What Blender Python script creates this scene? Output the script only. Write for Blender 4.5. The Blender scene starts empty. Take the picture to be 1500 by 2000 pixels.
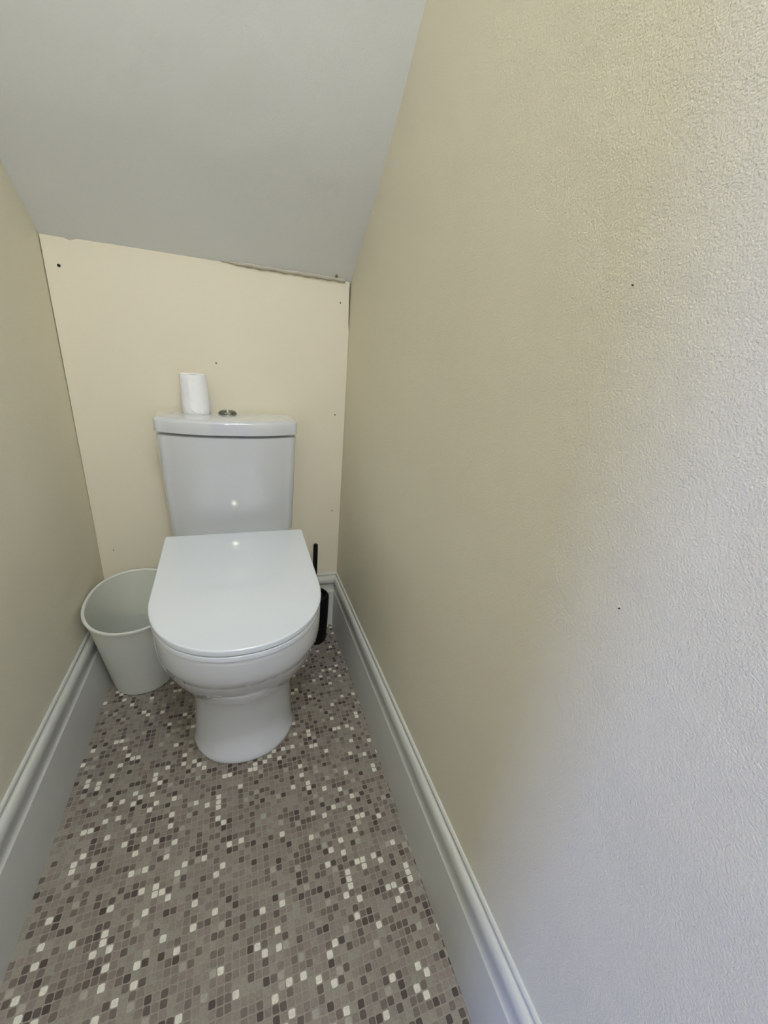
import bpy, bmesh, math, random
from mathutils import Vector, Matrix
random.seed(7)
S = bpy.context.scene
COL = S.collection

# ------------------------------------------------------------------ camera
cam = bpy.data.cameras.new('camera'); camo = bpy.data.objects.new('camera', cam); COL.objects.link(camo)
RX = Vector((0.94001389, -0.32980767, 0.08718244))     # camera right
DN = Vector((-0.04294891, -0.36794869, -0.92885367))   # camera down
FW = Vector((0.33842173, 0.86939097, -0.36004177))     # camera forward
m = Matrix((( RX.x, -DN.x, -FW.x, 0), (RX.y, -DN.y, -FW.y, 0), (RX.z, -DN.z, -FW.z, 0), (0, 0, 0, 1)))
camo.matrix_world = Matrix.Translation((0, 0, .905)) @ m
cam.sensor_fit = 'VERTICAL'; cam.sensor_height = 36.0; cam.sensor_width = 27.0
cam.lens = 775 / 2000 * 36.0
cam.clip_start = .01
S.camera = camo

# ------------------------------------------------------------------ world, lights, exposure
w = bpy.data.worlds.new('hall_daylight'); S.world = w; w.use_nodes = True
w.node_tree.nodes['Background'].inputs[0].default_value = (.05, .08, .33, 1)
w.node_tree.nodes['Background'].inputs[1].default_value = 1.0
def area(name, loc, target, sx, sy, power, col):
    l = bpy.data.lights.new(name, 'AREA'); l.shape = 'RECTANGLE'; l.size = sx; l.size_y = sy; l.energy = power; l.color = col
    o = bpy.data.objects.new(name, l); COL.objects.link(o); o.location = loc
    o.rotation_euler = (Vector(target) - Vector(loc)).to_track_quat('-Z', 'Y').to_euler(); return o
def bulb(name, loc, r, power, col):
    l = bpy.data.lights.new(name, 'POINT'); l.shadow_soft_size = r; l.energy = power; l.color = col
    o = bpy.data.objects.new(name, l); COL.objects.link(o); o.location = loc; return o
# daylight from a hall window, beyond the doorway behind and to the left of the camera
area('hall_window_light', (-1.47, -1.60, .42), (.3, .05, .15), .15, .55, 33, (.29, .41, 1.0))
# ceiling lamp just inside the doorway and the hall's own lamp
bulb('ceiling_lamp_light', (.10, -.36, 2.2), .04, 23.5, (.74, .79, .94))
bulb('hall_lamp_light', (-.10, -2.2, 1.90), .05, 46, (1.0, .96, .66))
S.view_settings.view_transform = 'Standard'; S.view_settings.look = 'None'
S.view_settings.gamma = 1; S.view_settings.use_curve_mapping = False
S.view_settings.exposure = 0.05
S.cycles.blur_glossy = 0.0

# ------------------------------------------------------------------ materials
def lin(r, g, b):
    f = lambda c: (c/255/12.92) if c/255 <= .04045 else ((c/255+.055)/1.055)**2.4
    return (f(r), f(g), f(b), 1)
def mat(name, rgb, rough=.5, metal=0, coat=0, bump=None, vary=None, spec=.5):
    M = bpy.data.materials.new(name); M.use_nodes = True; nt = M.node_tree; N = nt.nodes; L = nt.links
    b = N['Principled BSDF']; b.inputs['Roughness'].default_value = rough; b.inputs['Metallic'].default_value = metal
    b.inputs['Coat Weight'].default_value = coat; b.inputs['Coat Roughness'].default_value = .04
    b.inputs['Specular IOR Level'].default_value = spec
    tc = N.new('ShaderNodeTexCoord')
    if vary:
        sc, amt = vary
        n = N.new('ShaderNodeTexNoise'); n.inputs['Scale'].default_value = sc; n.inputs['Detail'].default_value = 4
        L.new(tc.outputs['Object'], n.inputs['Vector'])
        mx = N.new('ShaderNodeMix'); mx.data_type = 'RGBA'
        c = lin(*rgb)
        mx.inputs[6].default_value = tuple(v*(1-amt) for v in c[:3]) + (1,); mx.inputs[7].default_value = tuple(min(1, v*(1+amt)) for v in c[:3]) + (1,)
        L.new(n.outputs['Fac'], mx.inputs[0]); L.new(mx.outputs[2], b.inputs['Base Color'])
    else:
        b.inputs['Base Color'].default_value = lin(*rgb)
    if bump:
        h = None
        for sc, st, ds in bump:
            n = N.new('ShaderNodeTexNoise'); n.inputs['Scale'].default_value = sc; n.inputs['Detail'].default_value = 3
            L.new(tc.outputs['Object'], n.inputs['Vector'])
            bp = N.new('ShaderNodeBump'); bp.inputs['Strength'].default_value = st; bp.inputs['Distance'].default_value = ds
            L.new(n.outputs['Fac'], bp.inputs['Height'])
            if h: L.new(h.outputs[0], bp.inputs['Normal'])
            h = bp
        L.new(h.outputs[0], b.inputs['Normal'])
    return M
WALLB = [(640, .85, .0008), (300, .35, .0009), (9, .5, .006)]
m_wall = mat('cream_wall_paint', (230, 223, 198), .55, bump=WALLB, vary=(3, .025))
m_panel = mat('cream_panel_paint', (233, 225, 201), .55, bump=[(300, .3, .0005), (6, .3, .004)], vary=(5, .02))
m_ceil = mat('white_ceiling_paint', (236, 238, 235), .6, bump=[(350, .5, .0008), (8, .5, .006)], vary=(4, .02))
m_trim = mat('white_gloss_paint', (208, 208, 197), .28, bump=[(60, .25, .0008)], vary=(30, .03))
m_filler = mat('dirty_filler', (196, 190, 172), .7, bump=[(120, .8, .003)], vary=(60, .2))
m_ceramic = mat('white_glazed_ceramic', (213, 215, 216), .04, coat=1)
m_seat = mat('white_seat_plastic', (223, 228, 232), .075, coat=1)
m_chrome = mat('dull_chrome', (128, 128, 120), .3, metal=1)
m_bin = mat('pale_bin_plastic', (220, 222, 210), .42, vary=(8, .02))
m_black = mat('black_plastic', (5, 5, 6), .5, spec=.25)
m_paper = mat('tissue_paper', (250, 250, 249), .95, bump=[(500, .6, .001), (45, .7, .004)])
m_card = mat('brown_card', (120, 100, 80), .9)
m_dark = mat('dark_screw_and_gap_shade', (22, 18, 16), .5)  # screw black, also used as painted shade behind the board's gap
m_greyscrew = mat('painted_screw', (120, 112, 94), .6)
m_hole = mat('wall_plug_mark', (28, 24, 20), .8)

def floor_material():
    M = bpy.data.materials.new('mosaic_vinyl'); M.use_nodes = True; nt = M.node_tree; N = nt.nodes; L = nt.links
    b = N['Principled BSDF']; b.inputs['Specular IOR Level'].default_value = .4
    def math_(op, a, bb=None, c=None):
        n = N.new('ShaderNodeMath'); n.operation = op
        for i, v in enumerate((a, bb, c)):
            if v is None: continue
            if isinstance(v, (int, float)): n.inputs[i].default_value = v
            else: L.new(v, n.inputs[i])
        return n.outputs[0]
    tc = N.new('ShaderNodeTexCoord')
    # slight wobble of the printed lines
    wn = N.new('ShaderNodeTexNoise'); wn.inputs['Scale'].default_value = 90; L.new(tc.outputs['Object'], wn.inputs['Vector'])
    v0 = N.new('ShaderNodeVectorMath'); v0.operation = 'SUBTRACT'; L.new(wn.outputs['Color'], v0.inputs[0]); v0.inputs[1].default_value = (.5, .5, .5)
    v1 = N.new('ShaderNodeVectorMath'); v1.operation = 'SCALE'; L.new(v0.outputs[0], v1.inputs[0]); v1.inputs['Scale'].default_value = .0018
    v2 = N.new('ShaderNodeVectorMath'); v2.operation = 'ADD'; L.new(tc.outputs['Object'], v2.inputs[0]); L.new(v1.outputs[0], v2.inputs[1])
    sp = N.new('ShaderNodeSeparateXYZ'); L.new(v2.outputs[0], sp.inputs[0])
    P = .0110
    gx = math_('DIVIDE', sp.outputs[0], P); gy = math_('DIVIDE', math_('ADD', sp.outputs[1], .0005), P)
    ix = math_('FLOOR', gx); iy = math_('FLOOR', gy)
    fx = math_('ABSOLUTE', math_('SUBTRACT', math_('SUBTRACT', gx, ix), .5)); fy = math_('ABSOLUTE', math_('SUBTRACT', math_('SUBTRACT', gy, iy), .5))
    d = math_('ADD', math_('POWER', math_('MULTIPLY', fx, 2.0), 5.0), math_('POWER', math_('MULTIPLY', fy, 2.0), 5.0))
    mr = N.new('ShaderNodeMapRange'); L.new(d, mr.inputs[0]); mr.inputs[1].default_value = .36; mr.inputs[2].default_value = .58; mr.inputs[3].default_value = 1; mr.inputs[4].default_value = 0
    tile = mr.outputs[0]
    cb = N.new('ShaderNodeCombineXYZ'); L.new(ix, cb.inputs[0]); L.new(iy, cb.inputs[1]); cb.inputs[2].default_value = 4.3
    wh = N.new('ShaderNodeTexWhiteNoise'); L.new(cb.outputs[0], wh.inputs['Vector'])
    cr = N.new('ShaderNodeValToRGB'); cr.color_ramp.interpolation = 'CONSTANT'
    pal = [(0.0, (76, 66, 60)), (.055, (94, 83, 75)), (.14, (110, 99, 90)), (.26, (126, 116, 105)), (.40, (136, 128, 115)), (.60, (143, 137, 123)), (.78, (135, 124, 114)), (.885, (164, 158, 143)), (.925, (220, 216, 200))]
    e = cr.color_ramp.elements
    while len(e) < len(pal): e.new(.5)
    for i, (p_, c_) in enumerate(pal): e[i].position = p_; e[i].color = lin(*c_)
    L.new(wh.outputs['Value'], cr.inputs[0])
    gr = N.new('ShaderNodeTexNoise'); gr.inputs['Scale'].default_value = 260; gr.inputs['Detail'].default_value = 5; L.new(tc.outputs['Object'], gr.inputs['Vector'])
    big = N.new('ShaderNodeTexNoise'); big.inputs['Scale'].default_value = 14; big.inputs['Detail'].default_value = 2; L.new(tc.outputs['Object'], big.inputs['Vector'])
    mx = N.new('ShaderNodeMix'); mx.data_type = 'RGBA'; L.new(tile, mx.inputs[0]); mx.inputs[6].default_value = lin(145, 137, 124); L.new(cr.outputs[0], mx.inputs[7])
    k = math_('ADD', math_('MULTIPLY', math_('ADD', gr.outputs['Fac'], math_('MULTIPLY', big.outputs['Fac'], .5)), .62), .53)
    vm = N.new('ShaderNodeVectorMath'); vm.operation = 'SCALE'; L.new(mx.outputs[2], vm.inputs[0]); L.new(k, vm.inputs['Scale'])
    L.new(vm.outputs[0], b.inputs['Base Color'])
    rr = math_('ADD', math_('MULTIPLY', gr.outputs['Fac'], .25), .3); L.new(rr, b.inputs['Roughness'])
    bp = N.new('ShaderNodeBump'); bp.inputs['Strength'].default_value = .35; bp.inputs['Distance'].default_value = .0006
    L.new(tile, bp.inputs['Height']); L.new(bp.outputs[0], b.inputs['Normal'])
    return M
m_floor = floor_material()

# ------------------------------------------------------------------ mesh helpers
def link(name, bm, m_, parent=None, smooth=True, angle=35):
    bmesh.ops.recalc_face_normals(bm, faces=bm.faces[:])
    me = bpy.data.meshes.new(name); bm.to_mesh(me); bm.free()
    o = bpy.data.objects.new(name, me); COL.objects.link(o); me.materials.append(m_)
    if smooth:
        for p in me.polygons: p.use_smooth = True
        me.set_sharp_from_angle(angle=math.radians(angle))
    if parent: o.parent = parent; o.matrix_parent_inverse = parent.matrix_world.inverted()
    return o
def thing(name, label, cat, loc, group=None):
    o = bpy.data.objects.new(name, None); COL.objects.link(o); o.location = loc; o['label'] = label; o['category'] = cat
    o.empty_display_size = .05
    if group: o['group'] = group
    bpy.context.view_layer.update(); return o
def tag(o, label, cat, group=None):
    o['label'] = label; o['category'] = cat
    if group: o['group'] = group
    return o
def struct(o, label, cat):
    o['kind'] = 'structure'; o['label'] = label; o['category'] = cat; return o
def box(x0, x1, y0, y1, z0, z1, bm=None):
    bm = bm or bmesh.new()
    v = [bm.verts.new((x, y, z)) for x in (x0, x1) for y in (y0, y1) for z in (z0, z1)]
    for f in ((0, 1, 3, 2), (4, 6, 7, 5), (0, 4, 5, 1), (2, 3, 7, 6), (0, 2, 6, 4), (1, 5, 7, 3)): bm.faces.new([v[i] for i in f])
    return bm
def loft(rings, cap0=True, cap1=True, bm=None, closed=True):
    bm = bm or bmesh.new(); R = [[bm.verts.new(p) for p in r] for r in rings]
    for a, b in zip(R, R[1:]):
        n = len(a)
        for i in range(n if closed else n-1): bm.faces.new((a[i], a[(i+1) % n], b[(i+1) % n], b[i]))
    if cap0: bm.faces.new(R[0][::-1])
    if cap1: bm.faces.new(R[-1])
    return bm
def prism_x(profile, x0, x1):        # closed profile of (y, z), swept along x
    return loft([[(x0, y, z) for y, z in profile], [(x1, y, z) for y, z in profile]])
def prism_y(profile, y0, y1):        # closed profile of (x, z), swept along y
    return loft([[(x, y0, z) for x, z in profile], [(x, y1, z) for x, z in profile]])
def circ(cx, cy, z, rx, ry=None, n=48):
    ry = ry or rx
    return [(cx + rx*math.cos(2*math.pi*i/n), cy + ry*math.sin(2*math.pi*i/n), z) for i in range(n)]

# ------------------------------------------------------------------ the room
XL, XR, YB, SK = -.372, .3005, 1.165, .011
YF = -.47                                             # the doorway end
def ceiling_z(y):
    pts = [(1.30, .975), (1.165, 1.0865), (1.063, 1.168), (.963, 1.249), (.88, 1.329), (.80, 1.415), (.70, 1.522), (.5, 1.735), (.2, 2.05), (-.06, 2.32)]
    for (y1, z1), (y0, z0) in zip(pts, pts[1:]):
        if y0 <= y <= y1: return z0 + (z1-z0)*(y-y0)/(y1-y0)
    return 2.32
ys = [1.30 - i*(1.36/68) for i in range(69)]
prof = [(y, sum(ceiling_z(y+d) for d in (-.03, -.015, 0, .015, .03))/5 if y < 1.1 else ceiling_z(y)) for y in ys]
prof += [(YF-1.6, 2.32), (YF-1.6, 2.6), (1.30, 2.6)]
struct(link('ceiling', prism_x(prof, XL-.1, XR+.1), m_ceil, angle=20), 'white sloping ceiling under the stairs above the toilet', 'ceiling')
struct(link('floor', box(XL-.1, XR+.1, YF-1.6, YB+.13, -.05, 0), m_floor, smooth=False), 'vinyl floor printed with small brown and cream mosaic squares', 'floor')
def sidewall(x0, x1, y0):
    y1 = YB+.13
    return box(x0, x1, y0, y1, 0, 2.5)
struct(link('wall_left', sidewall(XL-.1, XL, YF), m_wall, smooth=False), 'cream painted wall on the left beside the bin', 'wall')
struct(link('wall_right', sidewall(XR, XR+.1, YF-1.6), m_wall, smooth=False), 'cream textured wall on the right of the toilet', 'wall')
# the end wall is a painted board; its upper right edge stands off the side wall
bz = [(XL, 0), (XR-.0005, 0), (XR-.0005, .965), (XR-.0030, .985), (XR-.0052, 1.0835), (-.20, 1.0845), (-.305, 1.0840), (-.318, 1.079), (-.327, 1.0825), (XL+.002, 1.083)]
struct(link('wall_back', prism_y([(x, z) for x, z in bz][::-1], YB, YB+.018), m_panel, smooth=False), 'cream painted board closing the end wall behind the toilet', 'wall')
struct(link('gap_shade_sheet', box(XL-.05, XR+.05, YB+.045, YB+.07, 0, 1.2), m_dark, smooth=False), 'added dark sheet behind the cream board, standing in for shade in the gap', 'gap shade')  # dark sheet added so the gap reads as deep shade
# bead of filler along the right of the board's top edge
rings = []
for i in range(41):
    x = -.02 + (XR-.018+.02)*i/40; r = .0045*min(1, i/8)*(1+.25*math.sin(i*1.7)) + .0008
    zc = 1.0850 + .0006*math.sin(i*.9); yc = YB - .002
    rings.append([(x, yc + 1.1*r*math.cos(a), zc + .9*r*math.sin(a)) for a in [2*math.pi*k/10 for k in range(10)]])
struct(link('trim_5', loft(rings), m_filler), 'uneven bead of filler along the top of the cream board', 'filler')

SKP = [(0, 0), (SK, 0), (SK, .1365), (SK-.0004, .1383), (SK-.0016, .1394), (.0072, .1415), (.0058, .1450), (.0050, .1500), (.0047, .1560), (.0050, .1620), (.0056, .1662)]
SKP += [(.0050 + .0080*math.cos(a), .1815 + .0143*math.sin(a)) for a in [math.radians(-82 + 164*k/14) for k in range(15)]]
SKP += [(.0040, .1962), (.0030, .1968), (.0030, .1990), (.0042, .1998), (.0046, .2010), (.0046, .2050), (.0030, .2075), (0, .2080)]
def skirt(name, fn, a, b, lab, mitre_a=0, mitre_b=0):
    rings = [[fn(d, z, a + mitre_a*d) for d, z in SKP], [fn(d, z, b + mitre_b*d) for d, z in SKP]]
    return struct(link(name, loft(rings), m_trim, angle=28), lab, 'skirting board')
skirt('baseboard_right', lambda d, z, t: (XR-d, t, z), YF-1.6, YB, 'white moulded skirting board along the right wall', 0, -1)
skirt('baseboard_left', lambda d, z, t: (XL+d, t, z), YF, YB, 'white moulded skirting board along the left wall', 0, -1)
skirt('baseboard_back', lambda d, z, t: (t, YB-d, z), XL, XR, 'white moulded skirting board behind the toilet brush', 1, -1)

# ------------------------------------------------------------------ toilet
CX = -.0125
def dshape(hw, yf, yb, z, depth=None, rb=.03, n=2.15, inset=0, hwb=None, cx=CX, N=40, tilt=0):
    hw -= inset; yf += inset; yb -= inset; hwb = hw if hwb is None else hwb - inset
    depth = (depth or hw*1.05); yc = yf + depth; rb = max(.002, min(rb, hwb*.9)); pts = []
    for i in range(N+1):                                # front curve, right to left
        t = math.pi*i/N; c, s = math.cos(t), math.sin(t)
        x = hw*math.copysign(abs(c)**(2/n), c); y = yc - depth*abs(s)**(2/n)
        pts.append((x, y))
    for k in range(1, 6): f = k/6; pts.append((-hw + (hw-hwb)*f, yc + (yb-rb-yc)*f))
    for k in range(7): t = math.pi + (-math.pi/2)*k/6; pts.append((-hwb+rb + rb*math.cos(t), yb-rb + rb*math.sin(t)))
    for k in range(7): t = math.pi/2 - math.pi/2*k/6; pts.append((hwb-rb + rb*math.cos(t), yb-rb + rb*math.sin(t)))
    for k in range(5, 0, -1): f = k/6; pts.append((hw - (hw-hwb)*f, yc + (yb-rb-yc)*f))
    return [(cx+x, y, z + tilt*(y-.55)) for x, y in pts]
toilet = thing('toilet', 'white ceramic close-coupled toilet with closed lid against the end wall', 'toilet', (CX, .9, 0))
SL = [ # z, half width, front, back, depth, exponent
 (0.000, .1175, .6985, 1.115, .115, 2.1), (.004, .1195, .6955, 1.115, .117, 2.1), (.012, .1195, .6955, 1.115, .117, 2.1), (.018, .1175, .6985, 1.115, .115, 2.1),
 (.030, .1165, .7050, 1.112, .115, 2.1), (.060, .1155, .7140, 1.11, .114, 2.1), (.100, .1148, .7200, 1.11, .114, 2.1), (.140, .1145, .7200, 1.11, .114, 2.1),
 (.170, .1143, .7140, 1.11, .114, 2.1), (.185, .1143, .7040, 1.11, .114, 2.1), (.193, .1146, .6960, 1.11, .115, 2.1), (.201, .1155, .6860, 1.11, .117, 2.1),
 (.214, .1185, .6690, 1.11, .120, 2.1), (.232, .1250, .6500, 1.11, .130, 2.1), (.255, .1330, .6330, 1.11, .141, 2.1), (.280, .1412, .6130, 1.11, .150, 2.1),
 (.305, .1478, .5955, 1.12, .158, 2.1), (.330, .1525, .5810, 1.12, .163, 2.1), (.3455, .1547, .5735, 1.12, .165, 2.1), (.3478, .1545, .5725, 1.12, .1645, 2.1),
 (.3494, .1547, .5715, 1.12, .1645, 2.1), (.3520, .1560, .5680, 1.12, .166, 2.1), (.372, .1570, .5610, 1.12, .167, 2.1), (.392, .1570, .5570, 1.12, .167, 2.1), (.412, .1562, .5550, 1.12, .166, 2.1),
 (.4185, .1555, .5545, 1.12, .1655, 2.1), (.4207, .1545, .5560, 1.12, .164, 2.1), (.4212, .1530, .5580, 1.12, .163, 2.1)]
def drift(z): return CX + .0045*min(1, max(0, (z-.17)/.12))
rings = []
for z, hw, yf, yb, dp, n in SL:
    k = .05*max(0, (z-.33)/.09); ring = dshape(hw, yf, yb, z, depth=dp, n=n, rb=.04, cx=drift(z), hwb=min(hw, .130 if z > .3 else hw))
    rings.append([(x, y, zz + k*(min(y, .93)-.55) - (.016*min(1, max(0, (y-.935)/.015)) if z > .39 else 0)) for x, y, zz in ring])
link('bowl', loft(rings), m_ceramic, toilet, angle=50)
TL = .055
def plate(name, z0, z1, hw, yf, yb, r, m_, hwb, depth=.165):
    rr = []
    for k in range(6):
        a = math.pi/2*k/5; rr.append((z0 + r*(1-math.sin(a)), r*(1-math.cos(a))))
    q = .0012; low = [(z0 + q*(1-math.cos(a)), q*(1-math.sin(a))) for a in [math.pi/2*k/5 for k in range(6)]]
    up = [(z1 - r*(1-math.cos(a)), r*(1-math.sin(a))) for a in [math.pi/2*k/5 for k in range(6)]][::-1]
    rg = [dshape(hw, yf, yb, z, depth=depth, inset=i, hwb=hwb, rb=.006, n=2.12, tilt=TL, cx=CX+.0045) for z, i in low + up]
    rg = [[(x - .010*(y-.60), y, z) for x, y, z in g] for g in rg]
    return link(name, loft(rg), m_, toilet, angle=50)
plate('seat', .4243, .4345, .1560, .5510, .955, .0018, m_seat, .1565)
plate('lid', .4377, .4490, .1565, .5500, .958, .0028, m_seat, .1585)
CC = -.0185
def tank(hw, yfc, bow, z, rc=.02, yb=1.158, inset=0, N=24, flare=.004):
    hw -= inset; yfc += inset; yb -= inset; pts = []
    fy = lambda x: yfc + bow*abs(x/hw)**2.7
    for i in range(N+1):
        x = (hw-rc)*(1 - 2*i/N); pts.append((x, fy(x)))
    e = fy(hw-rc); hb = hw + flare
    for k in range(1, 8):
        t = -math.pi/2 - math.pi/2*k/8; pts.append((-(hw-rc) + rc*math.cos(t), e + rc + rc*math.sin(t)))
    pts.append((-hw, e+rc+.01)); pts.append((-hb, yb-.006)); pts.append((-hb+.006, yb)); pts.append((hb-.006, yb)); pts.append((hb, yb-.006)); pts.append((hw, e+rc+.01))
    for k in range(7, 0, -1):
        t = -math.pi/2 - math.pi/2*k/8; pts.append(((hw-rc) - rc*math.cos(t), e + rc + rc*math.sin(t)))
    return [(CC+x, y, z) for x, y in pts]
rings = [tank(.1560, 1.0290, .038, .4255, inset=.005), tank(.1560, 1.0280, .038, .4270, inset=.0015), tank(.1560, 1.0275, .038, .4375), tank(.1565, 1.0250, .038, .47), tank(.1585, 1.0185, .038, .55), tank(.1605, 1.0125, .038, .64), tank(.1618, 1.0090, .038, .689), tank(.1618, 1.0090, .038, .6938), tank(.1618, 1.0100, .038, .6955, inset=.002)]
link('cistern', loft(rings), m_ceramic, toilet, angle=50)
lidr = [tank(.1645, 1.002, .040, .7008, inset=.003), tank(.1645, 1.002, .040, .7030), tank(.1648, 1.0015, .040, .7160)]
for k in range(1, 8):
    a = math.pi/2*k/7; lidr.append(tank(.1650, 1.0015, .040, .7255 + .0105*math.sin(a), inset=.0105*(1-math.cos(a)), rc=.02))
lidr.append(tank(.1650, 1.0015, .040, .7378, inset=.035, rc=.01))
cl = link('cistern_lid', loft(lidr), m_ceramic, toilet, angle=50)
# dual flush button: a plain bezel with two domed halves of unequal size
BX, BY, BZ = -.0215, 1.108, .7375
bez = loft([circ(BX, BY, BZ-.002, .0225), circ(BX, BY, BZ+.0012, .0225), circ(BX, BY, BZ+.0020, .0215), circ(BX, BY, BZ+.0020, .0200), circ(BX, BY, BZ+.0008, .0195)])
bb = link('button_bezel', bez, m_chrome, toilet)
for sgn in (-1, 1):
    bm = bmesh.new(); base = []
    for (rr_, zz) in ((.0193, .0008), (.0190, .0042), (.0165, .0070), (.0120, .0088), (.006, .0096)):
        r = []
        for k in range(17):
            t = -math.pi/2 + math.pi*k/16; r.append((BX + sgn*(.0022 + rr_*math.cos(t)), BY + rr_*math.sin(t), BZ+zz))
        base.append(r)
    loft(base, bm=bm); link('flush_button', bm, m_chrome, toilet, angle=40)

# ------------------------------------------------------------------ toilet roll standing on the cistern
RXc, RYc, RZ = -.0935, 1.110, .7379
roll = thing('toilet_roll', 'white toilet roll standing upright on top of the cistern', 'toilet roll', (RXc, RYc, RZ))
def rr_ring(z, r, ph=0, amp=.0):
    return [(RXc + .0 + (-.0035*(z/.09)) + (r*(1+amp*math.sin(3*t+ph)))*math.cos(t), RYc + r*(1+amp*math.cos(2*t+ph))*math.sin(t), RZ+z) for t in [2*math.pi*i/72 for i in range(72)]]
outer = [rr_ring(.0, .0310), rr_ring(.0015, .0322, .3, .012), rr_ring(.02, .0322, .6, .015), rr_ring(.045, .0312, 1., .018), rr_ring(.07, .0303, 1.4, .018), rr_ring(.088, .0294, 1.8, .02), rr_ring(.0915, .0286, 2., .02),
         rr_ring(.0908, .024), rr_ring(.0895, .0192), rr_ring(.002, .0192)]
link('paper', loft(outer, cap0=False, cap1=False), m_paper, roll, angle=50)
core = [rr_ring(.001, .0191), rr_ring(.0885, .0191), rr_ring(.0885, .0181), rr_ring(.001, .0181)]
link('cardboard_core', loft(core + [core[0]], cap0=False, cap1=False), m_card, roll)
# loose end of the last sheet
fl = []
for k in range(9):
    t = math.radians(-105 + 6*k); off = .0010 + .0022*math.exp(-k/2.5)
    fl.append([(RXc - .0035*z/.09 + (.0322 - .0028*z/.09 + off + e)*math.cos(t), RYc + (.0322 - .0028*z/.09 + off + e)*math.sin(t), RZ + z) for e, z in ((0, .003 + .010*math.exp(-k/2)), (0, .085), (.0006, .085), (.0006, .003 + .010*math.exp(-k/2)))])
link('loose_sheet', loft(fl), m_paper, roll)

# ------------------------------------------------------------------ waste bin
bin_ = thing('waste_bin', 'pale off-white plastic waste bin between left wall and toilet', 'bin', (-.274, 1.05, 0))
def binring(f, off=0, z=None):
    H_ = .296
    cx = -.277 + .0145*f; cy = 1.058 - .066*f; a = .076 + .0245*f + off; b = .088 + .056*f + off
    n = 2.15; pts = []
    for i in range(88):
        t = 2*math.pi*i/88; c, s = math.cos(t), math.sin(t)
        pts.append((cx + a*math.copysign(abs(c)**(2/n), c) - .010*f*s, cy + b*math.copysign(abs(s)**(2/n), s), (H_*f if z is None else z)))
    return pts
R_ = [binring(.0, -.006, .0), binring(.004, -.002, .0008), binring(.015, 0)]
for f in [i/60 for i in range(2, 58)]:
    g = max(math.exp(-((f-q)/.006)**2) for q in (.18, .36, .54, .72, .86))
    R_.append(binring(f, -.0007*g))
R_ += [binring(.965, 0), binring(.990, 0), binring(.990, -.0020), binring(.97, -.0024)]
RIM = [binring(.962, .0004), binring(.964, .0028), binring(.972, .0044), binring(.986, .0050), binring(.997, .0038), binring(1.0, .001), binring(.997, -.0016), binring(.985, -.0026), binring(.975, -.0022)]
link('rim', loft(RIM + [RIM[0]], cap0=False, cap1=False), m_bin, bin_, angle=60)
R_ += [binring(f, -.0024) for f in (.8, .6, .4, .2, .03)] + [binring(.02, -.010)]
link('bin_body', loft(R_), m_bin, bin_, angle=60)

# ------------------------------------------------------------------ toilet brush in its holder
HX, HY = .2125, 1.1
prof_h = [(.040, .0), (.0430, .001), (.0440, .004), (.0462, .08), (.0475, .160), (.0468, .1665), (.0445, .1700), (.040, .1715), (.0375, .1710), (.0365, .166), (.0360, .05), (.034, .006)]
tag(link('brush_holder', loft([circ(HX, HY, z, r) for r, z in prof_h]), m_black), 'black round toilet brush holder on the floor right of the toilet', 'brush holder')
brush = thing('toilet_brush', 'black toilet brush with upright stick handle standing in its holder', 'toilet brush', (HX, HY, .012))
link('handle', loft([circ(HX, HY, z, r, n=24) for r, z in ((.0060, .10), (.0065, .11), (.0068, .20), (.0070, .345), (.0066, .3505), (.0052, .3525))]), m_black, brush)
link('brush_head', loft([circ(HX, HY, z, r, n=32) for r, z in ((.012, .012), (.026, .020), (.030, .04), (.030, .08), (.024, .095), (.006, .104))]), m_black, brush)
link('splash_cap', loft([circ(HX, HY, z, r, n=32) for r, z in ((.034, .1600), (.0345, .1625), (.030, .1645), (.006, .1680))]), m_black, brush)

# ------------------------------------------------------------------ screws and marks
def screw(name, pos, axis, r, m_, label, group=None, depth=.0018):
    bm = bmesh.new(); ax = Vector(axis).normalized(); u = ax.orthogonal().normalized(); v = ax.cross(u); P = Vector(pos)
    rg = []
    for rr_, h in ((r, -.001), (r, depth*.4), (r*.8, depth*.9), (r*.45, depth), (r*.4, depth*.3)):
        rg.append([P + ax*h + (u*math.cos(t) + v*math.sin(t))*rr_ for t in [2*math.pi*i/14 for i in range(14)]])
    loft(rg, bm=bm); return tag(link(name, bm, m_), label, 'screw', group)
BA = (0, -1, 0); RA = (-1, 0, 0)
screw('screw', (-.3450, YB, 1.0290), BA, .0032, m_dark, 'black screw head in the top left corner of the cream board')
screw('screw', (.2580, YB-.0090, 1.0915), BA, .0034, m_greyscrew, 'painted-over screw in the filler at the top right of the board', depth=.003)
screw('screw', (.2710, YB, .738), BA, .0023, m_greyscrew, 'small brown screw head near the board\'s right edge, level with cistern top')
screw('screw', (.2740, YB, .436), BA, .0020, m_greyscrew, 'small screw head low on the board\'s right edge, above the brush')
screw('screw', (.2730, YB, 1.0320), BA, .0018, m_greyscrew, 'tiny screw head at the upper right of the board below the filler')
screw('screw', (-.0440, YB, .8560), BA, .0020, m_greyscrew, 'tiny painted screw head on the board above the toilet roll')
screw('nail', (-.3370, YB, .3460), BA, .0016, m_greyscrew, 'small nail head low on the board above the waste bin')
screw('nail', (XR, .2750, .9760), RA, .0006, m_hole, 'tiny dark nail head high on the right wall')
screw('nail', (XR, .1980, .7240), RA, .0006, m_hole, 'tiny dark nail head lower on the right wall near the camera')
